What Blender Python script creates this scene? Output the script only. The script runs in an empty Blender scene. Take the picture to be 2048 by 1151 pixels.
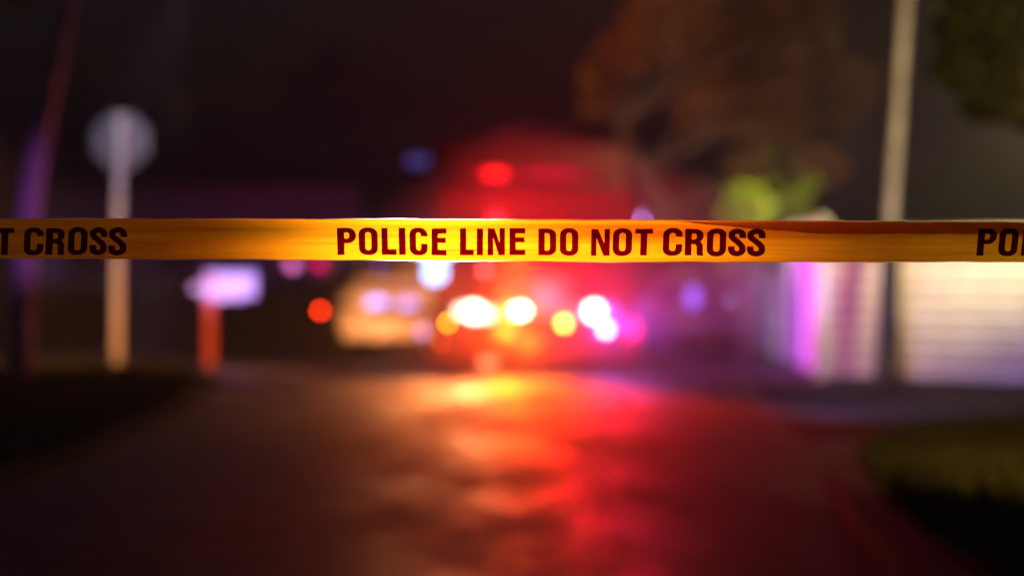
import bpy, bmesh, math, random
from mathutils import Vector, Matrix
random.seed(7)
R = math.radians
sc = bpy.context.scene
C = sc.collection
F = 85/36*2048.0          # focal length in photo pixels
HY = 545.0                # horizon row in the photo
CAMZ = 1.10

def P(px, py, d):
    """point at distance d along the street that the photo shows at (px, py)"""
    return Vector(((px-1024)/F*d, d, CAMZ+(HY-py)/F*d))

# ------------------------------------------------------------------ camera
cam = bpy.data.objects.new("camera", bpy.data.cameras.new("camera"))
C.objects.link(cam)
cam.location = (0, 0, CAMZ)
cam.rotation_euler = (R(90), 0, 0)
cam.data.lens = 85; cam.data.sensor_width = 36
cam.data.shift_y = -(575.5-HY)/2048.0
cam.data.clip_start = 0.1; cam.data.clip_end = 400
cam.data.dof.use_dof = True
cam.data.dof.focus_distance = 4.6
cam.data.dof.aperture_fstop = 1.62
cam.data.dof.aperture_blades = 0
sc.camera = cam

# ------------------------------------------------------------------ world: night sky
w = bpy.data.worlds.new("World"); sc.world = w; w.use_nodes = True
nt = w.node_tree
bg = nt.nodes["Background"]
sky = nt.nodes.new("ShaderNodeTexSky"); sky.sky_type = 'NISHITA'; sky.sun_disc = False
sky.sun_elevation = R(-1.5); sky.sun_rotation = R(200)
tint = nt.nodes.new("ShaderNodeMix"); tint.data_type = 'RGBA'; tint.blend_type = 'MULTIPLY'; tint.inputs[0].default_value = 1
tint.inputs[7].default_value = (0.22, 0.38, 1.0, 1)
nt.links.new(sky.outputs[0], tint.inputs[6]); nt.links.new(tint.outputs[2], bg.inputs[0]); bg.inputs[1].default_value = 0.085

# ------------------------------------------------------------------ lights (lamps of the place, plus fill spots added without fixtures)
def lamp(name, loc, color, power, radius=0.05, kind='POINT', aim=None, size=60, blend=0.6):
    l = bpy.data.lights.new(name, kind); l.color = color; l.energy = power
    l.shadow_soft_size = radius
    o = bpy.data.objects.new(name, l); C.objects.link(o); o.location = loc
    if kind == 'SPOT':
        l.spot_size = R(size); l.spot_blend = blend
    if aim is not None:
        o.rotation_euler = (Vector(aim)-Vector(loc)).to_track_quat('-Z', 'Y').to_euler()
    return o
RED=(1,0.012,0.02); AMB=(1,0.30,0.02); SOD=(1,0.42,0.10); BLU=(0.10,0.16,1); PUR=(0.55,0.22,1); WHT=(1,0.86,0.66); MAG=(1,0.05,0.45)
# added orange spot without a fixture, for street light on the patrol car's front
lamp("car_front_fill", (-2.3,27.3,1.36), (1,.31,.07), 800, 0.15, 'SPOT', (-1.4,30.2,0.6), 44, 0.8)
# warm security lamp that floods the pale fence
lamp("yard_light", (4.6,19.0,2.3), (1,0.80,0.36), 3000, 0.12, 'SPOT', (4.6,24.0,2.5), 60, 0.9)
# added lavender and violet spots on the fence; no vehicle stands here
lamp("fence_lavender_fill", (1.75,16.8,0.8), (0.45,0.36,1), 900, 0.1, 'SPOT', (4.8,23.6,-0.3), 44, 0.6)
lamp("fence_violet_fill", (1.9,19.0,1.0), (0.50,0.20,1), 2200, 0.08, 'SPOT', (3.6,31,0.9), 13, 0.8)
lamp("tree_fill", (0.2,31,6.2), (1,0.30,0.04), 520, 0.2, 'SPOT', (1.7,37,4.2), 34, 0.9)  # added orange spot on the autumn crown, no fixture
lamp("shrub_fill", (2.9,27.2,2.5), (0.95,1,0.14), 320, 0.06, 'SPOT', (3.15,30,1.75), 54, 0.8)  # added yellow-green spot to brighten the shrub tops
lamp("left_verge_fill", (-6.6,25.6,3.3), (1,0.38,0.09), 1300, 0.1, 'SPOT', (-5.0,26.9,0), 70, 0.9)  # unseen spot added to lift the far strip of grass
lamp("near_tree_fill", (3.3,15.0,2.3), (1,0.70,0.25), 110, 0.1, 'SPOT', (3.8,17.5,2.95), 50, 0.8)  # added warm spot on the upper right foliage
lamp("verge_fill", (1.9,7.0,2.3), (1,0.50,0.13), 800, 0.1, 'SPOT', (3.3,13.2,0), 42, 0.9)  # added spot from off frame to bring up the right grass
# lamps of the vehicles, with added spots for tape, smoke and road
lamp("red_beacon_beam", P(1080,640,26.2), (1,.000,.012), 560, 0.10, 'SPOT', (0.5,25.3,6.0), 120, 1.0)
lamp("red_side_beam", P(1130,640,26.2), (1,.000,.08), 420, 0.10, 'SPOT', (3.4,25.4,2.2), 90, 1.0)
lamp("violet_side_beam", P(1290,655,27.25), (0.50,0.12,1), 250, 0.05, 'SPOT', (3.5,30.4,1.1), 90, 0.8)
lamp("violet_flasher_light", P(1212,657,26.1), (0.50,0.08,1), 28, 0.04)
lamp("violet_mist_beam", P(1225,655,26.5), (0.60,0.08,1), 520, 0.05, 'SPOT', (3.4,27.3,0.9), 90, 0.9)
lamp("violet_ground_beam", (1.35,26.0,0.9), (0.50,0.16,1), 35, 0.05, 'SPOT', (1.45,24.6,0), 60, 0.9)  # added spot for the lavender patch on the road
lamp("red_ground_beam", (0.55,25.0,1.4), (1,.000,.004), 1500, 0.08, 'SPOT', (0.80,19.0,-.4), 38, 0.9)  # added spot that reddens the road ahead of the truck
lamp("truck_face_fill", P(1100,600,25.7), (1,.005,.012), 110, 0.12)  # added fill hanging before the truck to redden its face
lamp("bumper_fill", P(1060,690,26.2), (1,.13,.01), 35, 0.12)  # added glow filling the dark gap below the bumper
lamp("beacon_light_red_roof", P(990,355,26.5), RED, 40, 0.06)
lamp("amber_flasher_light", P(1012,664,25.9), (1,.17,.01), 100, 0.10)
lamp("tape_fill_left", P(1040,621,26.4), (1,.62,.30), 3200, 0.05, 'SPOT', (-1.25,4.6,1.16), 6.0, 0.9)  # narrow beam added to brighten the tape's left end
lamp("blue_bar_light", P(872,478,26.4), (0.9,0.70,0.7), 650, 0.14, 'SPOT', (-0.08,4.6,1.16), 2.6, 1.0)
lamp("tape_fill_right", P(1188,622,26.5), (1,0.85,0.40), 420, 0.06, 'SPOT', (0.8,4.6,1.16), 5, 0.9)  # narrow beam added to warm the tape's right end
lamp("road_fill_amber", (-0.85,26.3,1.4), (1,0.30,0.06), 420, 0.08, 'SPOT', (-1.5,22.5,-.3), 56, 0.8)  # unseen spot added to tint the road left of the truck
lamp("head_beam", P(955,622,26.5), (1,0.34,0.12), 350, 0.06, 'SPOT', (-1.8,9,-0.8), 24, 0.9)
lamp("road_fill_orange", (0.05,26.3,1.4), (1,0.11,0.003), 1700, 0.08, 'SPOT', (0.1,23.0,-.3), 50, 0.8)  # unseen spot added for the orange sheen on the road
lamp("mailbox_fill", (-1.5,25.0,1.3), (0.42,0.28,1), 2500, 0.08, 'SPOT', (-3.35,29.0,1.12), 16, 0.6)  # added lavender spot on the mailbox, no vehicle carries it
lamp("side_amber_light", (-1.1,25.2,0.55), (1,0.33,0.09), 900, 0.08, 'SPOT', (-4.3,27.9,0.30), 50, 0.8)  # added amber spot low on the sign and mailbox posts
lamp("sign_fill", (-3.3,24.4,3.95), (0.84,0.72,1.0), 250, 0.1, 'SPOT', (-4.35,26.6,2.1), 44, 0.9)  # added cool spot on the sign, no fixture
lamp("pole_fill", (2.6,18.5,2.2), (1,0.66,0.62), 150, 0.1, 'SPOT', (3.65,23.6,1.5), 30, 0.9)  # added warm spot on the leaning pole, no fixture
lamp("trunk_fill", (-3.0,19.5,1.2), (0.62,0.14,1), 210, 0.1, 'SPOT', (-4.72,23,1.7), 26, 0.9)  # purple spot added on the trunk, no source modelled
lamp("house_porch_light", (-4.2,44,1.2), MAG, 20, 0.1)

# ------------------------------------------------------------------ exposure and render
sc.view_settings.view_transform = 'Standard'; sc.view_settings.look = 'None'
sc.view_settings.exposure = 0; sc.view_settings.gamma = 1
sc.render.engine = 'CYCLES'
cy = sc.cycles
cy.use_denoising = True
try: cy.denoiser = 'OPENIMAGEDENOISE'
except Exception: pass
cy.max_bounces = 7; cy.diffuse_bounces = 2; cy.glossy_bounces = 3; cy.transmission_bounces = 5
cy.transparent_max_bounces = 8; cy.volume_bounces = 0
cy.sample_clamp_direct = 0; cy.sample_clamp_indirect = 4
cy.caustics_reflective = False; cy.caustics_refractive = False

# ------------------------------------------------------------------ helpers

def mat(name, color, rough=0.5, metal=0.0, spec=0.5, var=0.0, vscale=6, bump=0.0, bscale=40, coat=0.0):
    m = bpy.data.materials.new(name); m.use_nodes = True
    t = m.node_tree; b = t.nodes["Principled BSDF"]
    b.inputs["Base Color"].default_value = (*color,1); b.inputs["Roughness"].default_value = rough
    b.inputs["Metallic"].default_value = metal; b.inputs["Specular IOR Level"].default_value = spec
    b.inputs["Coat Weight"].default_value = coat
    tc = t.nodes.new("ShaderNodeTexCoord")
    if var > 0:
        n = t.nodes.new("ShaderNodeTexNoise"); n.inputs["Scale"].default_value = vscale; n.inputs["Detail"].default_value = 5
        t.links.new(tc.outputs["Object"], n.inputs["Vector"])
        r = t.nodes.new("ShaderNodeValToRGB")
        r.color_ramp.elements[0].position = 0.35; r.color_ramp.elements[1].position = 0.68
        r.color_ramp.elements[0].color = (*[c*(1-var) for c in color],1)
        r.color_ramp.elements[1].color = (*[min(1,c*(1+var)) for c in color],1)
        t.links.new(n.outputs[0], r.inputs[0]); t.links.new(r.outputs[0], b.inputs["Base Color"])
    if bump > 0:
        n2 = t.nodes.new("ShaderNodeTexNoise"); n2.inputs["Scale"].default_value = bscale; n2.inputs["Detail"].default_value = 4
        t.links.new(tc.outputs["Object"], n2.inputs["Vector"])
        bp = t.nodes.new("ShaderNodeBump"); bp.inputs["Strength"].default_value = bump; bp.inputs["Distance"].default_value = 0.02
        t.links.new(n2.outputs[0], bp.inputs["Height"]); t.links.new(bp.outputs[0], b.inputs["Normal"])
    return m

def emit(name, color, strength):
    m = bpy.data.materials.new(name); m.use_nodes = True
    t = m.node_tree; b = t.nodes["Principled BSDF"]
    b.inputs["Base Color"].default_value = (*[0.5*c for c in color],1); b.inputs["Roughness"].default_value = 0.25
    b.inputs["Emission Color"].default_value = (*color,1); b.inputs["Emission Strength"].default_value = strength
    return m

def link(name, bm, m, parent=None, loc=(0,0,0), rot=(0,0,0), smooth=False, recalc=True):
    if recalc: bmesh.ops.recalc_face_normals(bm, faces=bm.faces[:])
    me = bpy.data.meshes.new(name); bm.to_mesh(me); bm.free()
    if smooth:
        for p in me.polygons: p.use_smooth = True
    o = bpy.data.objects.new(name, me); C.objects.link(o)
    if m is not None: me.materials.append(m)
    o.location = loc; o.rotation_euler = rot
    if parent is not None: o.parent = parent
    return o

def tag(o, label=None, cat=None, group=None, kind=None):
    if label: o["label"] = label
    if cat: o["category"] = cat
    if group: o["group"] = group
    if kind: o["kind"] = kind
    return o

def empty(name, loc, rz=0, **k):
    o = bpy.data.objects.new(name, None); C.objects.link(o); o.location = loc; o.rotation_euler = (0,0,rz)
    o.empty_display_size = 0.2
    return tag(o, **k)

def box(bm, x0,x1,y0,y1,z0,z1, bev=0.0, seg=2):
    t = bmesh.new()
    bmesh.ops.create_cube(t, size=1)
    bmesh.ops.scale(t, vec=(x1-x0,y1-y0,z1-z0), verts=t.verts)
    bmesh.ops.translate(t, vec=((x0+x1)/2,(y0+y1)/2,(z0+z1)/2), verts=t.verts)
    if bev > 0:
        bmesh.ops.bevel(t, geom=t.edges[:], offset=bev, segments=seg, profile=0.5, affect='EDGES')
    me = bpy.data.meshes.new("t"); t.to_mesh(me); t.free(); bm.from_mesh(me); bpy.data.meshes.remove(me)
    return bm
def B(*a, **k):
    bm = bmesh.new(); return box(bm, *a, **k)

def tube(bm, pts, radii, n=14, cap=True):
    pts = [Vector(p) for p in pts]
    if not hasattr(radii, '__len__'): radii = [radii]*len(pts)
    rings = []
    for i,p in enumerate(pts):
        d = (pts[min(i+1,len(pts)-1)]-pts[max(i-1,0)]).normalized()
        a = d.orthogonal().normalized() if abs(d.z) < 0.9 else Vector((1,0,0))
        a = (a - d*a.dot(d)).normalized(); b = d.cross(a)
        rings.append([bm.verts.new(p+radii[i]*(math.cos(2*math.pi*k/n)*a+math.sin(2*math.pi*k/n)*b)) for k in range(n)])
    for i in range(len(rings)-1):
        for k in range(n):
            bm.faces.new((rings[i][k],rings[i][(k+1)%n],rings[i+1][(k+1)%n],rings[i+1][k]))
    if cap:
        bm.faces.new(rings[0][::-1]); bm.faces.new(rings[-1])
    return bm

def loft(bm, rings, cap=True):
    vs = [[bm.verts.new(p) for p in r] for r in rings]
    n = len(vs[0])
    for i in range(len(vs)-1):
        for k in range(n):
            bm.faces.new((vs[i][k],vs[i][(k+1)%n],vs[i+1][(k+1)%n],vs[i+1][k]))
    if cap:
        bm.faces.new(vs[0][::-1]); bm.faces.new(vs[-1])
    return bm

def prism(bm, poly, z0, z1):
    a = [bm.verts.new((x,y,z0)) for x,y in poly]; b = [bm.verts.new((x,y,z1)) for x,y in poly]
    n = len(poly)
    bm.faces.new(a[::-1]); bm.faces.new(b)
    for i in range(n): bm.faces.new((a[i],a[(i+1)%n],b[(i+1)%n],b[i]))
    return bm

def lens(bm, cx, y, cz, rx, rz, depth=0.03, n=24):
    """a domed oval lamp lens facing -y"""
    rings = []
    for t,(s,dy) in enumerate(((1,0),(1,-depth*.4),(0.8,-depth*.85),(0.4,-depth))):
        rings.append([(cx+rx*s*math.cos(2*math.pi*k/n), y+dy, cz+rz*s*math.sin(2*math.pi*k/n)) for k in range(n)])
    return loft(bm, rings)

# ------------------------------------------------------------------ materials
def asphalt_mat():
    m = mat("wet_asphalt", (0.06,0.05,0.042), 0.35, spec=0.5, var=0.6, vscale=1.6)
    t = m.node_tree; b = t.nodes["Principled BSDF"]
    tc = t.nodes.new("ShaderNodeTexCoord")
    n = t.nodes.new("ShaderNodeTexNoise"); n.inputs["Scale"].default_value = 1.3; n.inputs["Detail"].default_value = 4; n.inputs["Roughness"].default_value = .6
    mpg = t.nodes.new("ShaderNodeMapping"); mpg.inputs["Scale"].default_value = (1.0,0.28,1)
    t.links.new(tc.outputs["Object"], mpg.inputs["Vector"]); t.links.new(mpg.outputs[0], n.inputs["Vector"])
    r = t.nodes.new("ShaderNodeMapRange")
    r.inputs["From Min"].default_value = 0.40; r.inputs["From Max"].default_value = 0.62
    r.inputs["To Min"].default_value = 0.50; r.inputs["To Max"].default_value = 0.75
    t.links.new(n.outputs[0], r.inputs["Value"]); t.links.new(r.outputs[0], b.inputs["Roughness"])
    n2 = t.nodes.new("ShaderNodeTexNoise"); n2.inputs["Scale"].default_value = 90; n2.inputs["Detail"].default_value = 3
    n3 = t.nodes.new("ShaderNodeTexNoise"); n3.inputs["Scale"].default_value = 4; n3.inputs["Detail"].default_value = 3
    t.links.new(tc.outputs["Object"], n2.inputs["Vector"]); t.links.new(mpg.outputs[0], n3.inputs["Vector"])
    mx = t.nodes.new("ShaderNodeMath"); mx.operation = 'MULTIPLY_ADD'; mx.inputs[1].default_value = 3.0
    t.links.new(n3.outputs[0], mx.inputs[0]); t.links.new(n2.outputs[0], mx.inputs[2])
    bp = t.nodes.new("ShaderNodeBump"); bp.inputs["Strength"].default_value = 0.35; bp.inputs["Distance"].default_value = 0.006
    t.links.new(mx.outputs[0], bp.inputs["Height"]); t.links.new(bp.outputs[0], b.inputs["Normal"])
    return m
ASPH = asphalt_mat()
GROUND = mat("damp_earth", (0.035,0.028,0.02), 0.8, var=0.4, vscale=1.5, bump=0.4, bscale=6)
GRASS = mat("grass_blades", (0.06,0.07,0.02), 0.7, spec=0.08, var=0.5, vscale=3)
TURF = mat("turf", (0.04,0.05,0.018), 0.95, spec=0.03, var=0.5, vscale=2.5, bump=0.6, bscale=30)
KERB = mat("kerb_concrete", (0.07,0.06,0.05), 0.8, var=0.25, vscale=4, bump=0.3)
CONC = mat("concrete_drive", (0.045,0.035,0.03), 0.85, spec=0.1, var=0.3, vscale=1.2, bump=0.2)
ALU = mat("sign_aluminium", (0.27,0.26,0.27), 0.5, metal=0.35, var=0.15, vscale=5)
SIGNRED = mat("sign_red", (0.45,0.01,0.01), 0.4)
WOODW = mat("white_painted_wood", (0.72,0.70,0.66), 0.55, var=0.12, vscale=9, bump=0.2)
WOODR = mat("red_painted_wood", (0.62,0.10,0.05), 0.5, var=0.2, vscale=9, bump=0.2)  # flag's own red; on the post it stands for red-orange light
POLEW = mat("weathered_pole_wood", (0.15,0.12,0.125), 0.7, var=0.25, vscale=5, bump=0.4, bscale=20)
BARK = mat("bark", (0.16,0.11,0.075), 0.85, var=0.45, vscale=6, bump=0.8, bscale=14)
BARKP = mat("pale_bark", (0.42,0.36,0.34), 0.8, var=0.3, vscale=5, bump=0.6, bscale=14)
DKMETAL = mat("dark_metal", (0.03,0.03,0.032), 0.4, metal=0.6)
BLACK = mat("black_plastic", (0.015,0.015,0.016), 0.45)
RUBBER = mat("tyre_rubber", (0.018,0.018,0.018), 0.75, bump=0.2)
CHROME = mat("bright_metal", (0.7,0.7,0.72), 0.25, metal=1.0)
WPAINT = mat("white_car_paint", (0.72,0.72,0.72), 0.3, coat=0.6, var=0.05, vscale=3)
RPAINT = mat("red_truck_paint", (0.17,0.006,0.005), 0.3, coat=0.6, var=0.12, vscale=3)
NPAINT = mat("dark_van_paint", (0.14,0.12,0.15), 0.3, coat=0.6, var=0.1, vscale=3)
DPAINT = mat("dark_saloon_paint", (0.03,0.025,0.03), 0.3, coat=0.6)
GLASS = mat("vehicle_glass", (0.012,0.014,0.016), 0.06, spec=0.8)
FENCE = mat("pale_vinyl_fence", (0.78,0.76,0.70), 0.5, var=0.10, vscale=2.5)
FENCEP = mat("pale_fence_post", (0.72,0.69,0.63), 0.5, var=0.1, vscale=5)
LEAF = mat("dull_green_leaves", (0.075,0.085,0.02), 0.5, var=0.5, vscale=1.2)
LEAFO = mat("autumn_leaves", (0.22,0.10,0.03), 0.5, var=0.5, vscale=0.9)
LEAFY = mat("fresh_green_leaves", (0.18,0.22,0.02), 0.5, var=0.4, vscale=1.5)
LEAFG = mat("yellow_leaves", (0.45,0.30,0.03), 0.5, var=0.4, vscale=1.5)
HWALL = mat("house_siding", (0.42,0.38,0.40), 0.7, var=0.12, vscale=1.5)
ROOF = mat("roof_shingles", (0.05,0.045,0.045), 0.8, var=0.3, vscale=6, bump=0.4)
TRIM = mat("window_trim", (0.6,0.58,0.55), 0.5)
LPANE = mat("dark_window_glass", (0.02,0.02,0.025), 0.1, spec=0.7)

# ------------------------------------------------------------------ ground, road, verges
bm = bmesh.new(); bmesh.ops.create_grid(bm, x_segments=60, y_segments=60, size=1)
for v in bm.verts: v.co = Vector((v.co.x*60, 50+v.co.y*62, -0.004))
tag(link("ground", bm, GROUND), kind="structure")
bm = bmesh.new()
road = [(-2.75,-10),(2.6,-10),(2.6,14),(3.6,24),(3.4,60),(-3.0,60),(-4.0,35),(-16,33.8),(-16,27.9),(-3.9,27.9),(-2.9,24.5),(-2.45,15)]
bm.faces.new([bm.verts.new((x,y,0)) for x,y in road])
tag(link("road", bm, ASPH), kind="structure")
bm = bmesh.new()
drive = [(1.9,15.6),(9.5,17.2),(9.5,22.5),(5.2,22.4),(3.1,24.4),(2.4,24.2)]
bm.faces.new([bm.verts.new((x,y,0.004)) for x,y in drive])
tag(link("driveway", bm, CONC), kind="structure")

def inset(poly, d):
    out = []; n = len(poly)
    for i in range(n):
        p0 = Vector(poly[i-1]); p1 = Vector(poly[i]); p2 = Vector(poly[(i+1)%n])
        a = (p1-p0).normalized(); b = (p2-p1).normalized()
        na = Vector((-a.y,a.x)); nb = Vector((-b.y,b.x))
        m = (na+nb); m = m/max(0.3,m.length_squared)*2
        out.append(tuple(p1+m*d))
    return out
def verge(poly, h=0.12, edge=KERB):
    k = bmesh.new(); prism(k, poly, -0.05, h)
    ko = link("kerb" if edge is KERB else "verge", k, edge); tag(ko, kind="structure")
    g = bmesh.new(); prism(g, inset(poly,0.14), h-0.02, h+0.012)
    go = link("verge", g, TURF); tag(go, kind="structure")
    return inset(poly,0.18)
left_poly = [(-16,-6),(-2.95,-6),(-2.75,8),(-2.5,15),(-2.6,20),(-2.95,24.5),(-3.35,26.2),(-4.0,27.3),(-5.2,27.8),(-16,27.8)]
right_poly = [(10,16.2),(4.6,16.0),(3.1,15.3),(2.2,14.3),(1.75,13.2),(1.60,12.0),(1.42,10.0),(1.36,8.5),(1.35,-6),(10,-6)]
lp = verge(left_poly,0.03,TURF); rp = verge(right_poly)

def inside(p, poly):
    c = False; x,y = p; n = len(poly); j = n-1
    for i in range(n):
        xi,yi = poly[i]; xj,yj = poly[j]
        if (yi>y)!=(yj>y) and x < (xj-xi)*(y-yi)/(yj-yi)+xi: c = not c
        j = i
    return c
def grass(name, poly, z, count, x0,x1,y0,y1, label):
    bm = bmesh.new(); k = 0
    while k < count:
        x = random.uniform(x0,x1); y = random.uniform(y0,y1)
        if not inside((x,y), poly): k += 0.2; continue
        h = random.uniform(.05,.14); a = random.uniform(0,6.28); wd = random.uniform(.008,.016)
        dx,dy = math.cos(a)*wd, math.sin(a)*wd; lx,ly = random.uniform(-.05,.05),random.uniform(-.05,.05)
        v = [bm.verts.new(q) for q in ((x-dx,y-dy,z),(x+dx,y+dy,z),(x+dx*.6+lx*.4,y+dy*.6+ly*.4,z+h*.6),(x+lx,y+ly,z+h),(x-dx*.6+lx*.4,y-dy*.6+ly*.4,z+h*.6))]
        bm.faces.new(v); k += 1
    o = link(name, bm, GRASS, recalc=False); tag(o, label, "grass", kind="stuff"); return o
grass("grass", lp, 0.04, 15000, -7.5,-2.6, 12,27.7, "short dark grass on the verge around the sign and mailbox")
grass("grass", rp, 0.13, 15000, 1.4,5.5, 7,16.1, "dark olive grass behind the kerb at the lower right")

# ------------------------------------------------------------------ police tape
TD = 4.6
def tape_edge(xpx):
    x = max(-400, min(2450, xpx))
    top = 438 + 5.0*max(0,min(1,(x-600)/1300))
    bot = 515 + 8.0*max(0,min(1,(x+50)/1350))
    return top, bot
def tape_y(xm, t):
    # gentle ripple of the stretched plastic (t 0 bottom .. 1 top)
    return TD + 0.004*math.sin(xm*3.1+0.6) + 0.0022*math.sin(xm*9+2*t) + 0.0030*math.cos((t-.45)*6.0) 
def tape_pt(xpx, t, off=0.0):
    top,bot = tape_edge(xpx)
    xm = (xpx-1024)/F*TD
    # the strip twists slightly towards its right end
    sh = 0.0
    if xpx > 1850: sh = min(1,(xpx-1850)/120)*0.0088*(t-0.15)
    z = CAMZ + (HY-(bot+(top-bot)*t))/F*TD + .0004*math.sin(xm*23+1)+.0003*math.sin(xm*61+t*2)
    return Vector((xm+sh, tape_y(xm,t)+off, z))

def tape_material():
    m = bpy.data.materials.new("yellow_tape_film"); m.use_nodes = True
    t = m.node_tree; t.nodes.remove(t.nodes["Principled BSDF"]); out = t.nodes["Material Output"]
    tc = t.nodes.new("ShaderNodeTexCoord")
    mp = t.nodes.new("ShaderNodeMapping"); mp.inputs["Scale"].default_value = (1.3,1,62)
    t.links.new(tc.outputs["Object"], mp.inputs["Vector"])
    n = t.nodes.new("ShaderNodeTexNoise"); n.inputs["Scale"].default_value = 1.6; n.inputs["Detail"].default_value = 6; n.inputs["Roughness"].default_value = .6
    t.links.new(mp.outputs[0], n.inputs["Vector"])
    r = t.nodes.new("ShaderNodeValToRGB"); r.color_ramp.elements[0].position=.3; r.color_ramp.elements[1].position=.7
    r.color_ramp.elements[0].color=(.80,.30,.003,1); r.color_ramp.elements[1].color=(1.0,.56,.010,1)
    t.links.new(n.outputs[0], r.inputs[0])
    bp = t.nodes.new("ShaderNodeBump"); bp.inputs["Strength"].default_value=.5; bp.inputs["Distance"].default_value=.002
    t.links.new(n.outputs[0], bp.inputs["Height"])
    n9 = t.nodes.new("ShaderNodeTexNoise"); n9.inputs["Scale"].default_value=38; n9.inputs["Detail"].default_value=4
    t.links.new(tc.outputs["Object"], n9.inputs["Vector"])
    b9 = t.nodes.new("ShaderNodeBump"); b9.inputs["Strength"].default_value=.25; b9.inputs["Distance"].default_value=.001
    t.links.new(n9.outputs[0], b9.inputs["Height"]); t.links.new(b9.outputs[0], bp.inputs["Normal"])
    tr = t.nodes.new("ShaderNodeBsdfTranslucent"); di = t.nodes.new("ShaderNodeBsdfDiffuse")
    rf = t.nodes.new("ShaderNodeBsdfRefraction"); rf.inputs["IOR"].default_value=1.18; rf.inputs["Roughness"].default_value=.62
    tp = t.nodes.new("ShaderNodeBsdfTransparent"); gl = t.nodes.new("ShaderNodeBsdfGlossy"); gl.inputs["Roughness"].default_value=.3
    for nd in (tr,di,rf,tp): t.links.new(r.outputs[0], nd.inputs["Color"])
    for nd in (tr,di,rf,gl): t.links.new(bp.outputs[0], nd.inputs["Normal"])
    def mix(a,b,f):
        x = t.nodes.new("ShaderNodeMixShader"); x.inputs[0].default_value=f
        t.links.new(a.outputs[0],x.inputs[1]); t.links.new(b.outputs[0],x.inputs[2]); return x
    a = mix(tr,di,.35); a = mix(a,rf,.40); a = mix(a,tp,.04); a = mix(a,gl,.03)
    t.links.new(a.outputs[0], out.inputs["Surface"]); return m
TAPE = tape_material()
def ink_material():
    m = bpy.data.materials.new("black_red_ink"); m.use_nodes = True
    t = m.node_tree; t.nodes.remove(t.nodes["Principled BSDF"]); out = t.nodes["Material Output"]
    tp = t.nodes.new("ShaderNodeBsdfTransparent"); tp.inputs[0].default_value=(.085,.001,.004,1)
    di = t.nodes.new("ShaderNodeBsdfDiffuse"); di.inputs[0].default_value=(.012,.008,.010,1)
    x = t.nodes.new("ShaderNodeMixShader"); x.inputs[0].default_value=.25
    t.links.new(tp.outputs[0],x.inputs[1]); t.links.new(di.outputs[0],x.inputs[2]); t.links.new(x.outputs[0],out.inputs["Surface"]); return m
INK = ink_material()
def edge_halo_material():
    m = bpy.data.materials.new("clear_edge_halo"); m.use_nodes = True
    t = m.node_tree; t.nodes.remove(t.nodes["Principled BSDF"]); out = t.nodes["Material Output"]
    rf = t.nodes.new("ShaderNodeBsdfRefraction"); rf.inputs["IOR"].default_value=1.10; rf.inputs["Roughness"].default_value=.45; rf.inputs["Color"].default_value=(.62,.55,.42,1)
    tr = t.nodes.new("ShaderNodeBsdfTranslucent"); tr.inputs[0].default_value=(.9,.6,.2,1)
    x = t.nodes.new("ShaderNodeMixShader"); x.inputs[0].default_value=.3
    t.links.new(rf.outputs[0],x.inputs[1]); t.links.new(tr.outputs[0],x.inputs[2]); t.links.new(x.outputs[0],out.inputs["Surface"]); return m
EDGE_HALO = edge_halo_material()

def strip(xa, xb, nx, ts, off=0.0):
    bm = bmesh.new(); rows = []
    for i in range(nx+1):
        x = xa+(xb-xa)*i/nx
        rows.append([bm.verts.new(tape_pt(x,t,off)) for t in ts])
    for i in range(nx):
        for k in range(len(ts)-1):
            bm.faces.new((rows[i][k],rows[i+1][k],rows[i+1][k+1],rows[i][k+1]))
    return bm
bm = strip(-2600, 4700, 700, [k/12 for k in range(13)])
tape = link("police_tape", bm, TAPE, smooth=True, recalc=False)
tag(tape, "taut yellow plastic barrier tape printed POLICE LINE DO NOT CROSS, stretched across the street", "tape")
bm = strip(-2600, 4700, 500, [0.0,-0.010,-0.020]); link("edge_halo", bm, EDGE_HALO, tape, smooth=True, recalc=False)  # added strip that draws the bright halo line along the edge
bm = strip(-2600, 4700, 500, [1.0,1.010,1.020]); link("edge_halo", bm, EDGE_HALO, tape, smooth=True, recalc=False)
# top edge folded down behind the strip on the right
bm = bmesh.new(); rows=[]
nx = 240
for i in range(nx+1):
    x = 1330+(4700-1330)*i/nx
    dep = 0.30*min(1,max(0,(x-1330)/330)) + 0.012*math.sin(x*.013)
    rows.append([bm.verts.new(tape_pt(x,1-0.02-(dep*k/4),0.0015+0.0012*math.sin(k*.8))) for k in range(5)])
for i in range(nx):
    for k in range(4): bm.faces.new((rows[i][k],rows[i+1][k],rows[i+1][k+1],rows[i][k+1]))
link("folded_edge", bm, TAPE, tape, smooth=True, recalc=False)

# glyphs: outlines in photo pixels, cap height 53.5
H = 53.5; ST = 13.6
def arc(cx,cy,rx,ry,a0,a1,n=10,e=0.88):
    o=[]
    for i in range(n+1):
        a = R(a0+(a1-a0)*i/n); c,s = math.cos(a),math.sin(a)
        o.append((cx+rx*math.copysign(abs(c)**e,c), cy+ry*math.copysign(abs(s)**e,s)))
    return o
def rounded(x0,y0,x1,y1,rx,ry):
    return arc(x1-rx,y1-ry,rx,ry,0,90)+arc(x0+rx,y1-ry,rx,ry,90,180)+arc(x0+rx,y0+ry,rx,ry,180,270)+arc(x1-rx,y0+ry,rx,ry,270,360)
def gO(w): return [rounded(0,-1,w,H+1,w/2,15), rounded(ST-.6,8.6,w-ST+.6,H-8.6,(w-2*ST+1.2)/2,6)]
def gI(w): return [[(0,0),(0,H),(w,H),(w,0)]]
def gL(w): return [[(0,0),(0,H),(12.4,H),(12.4,11),(w,11),(w,0)]]
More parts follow.
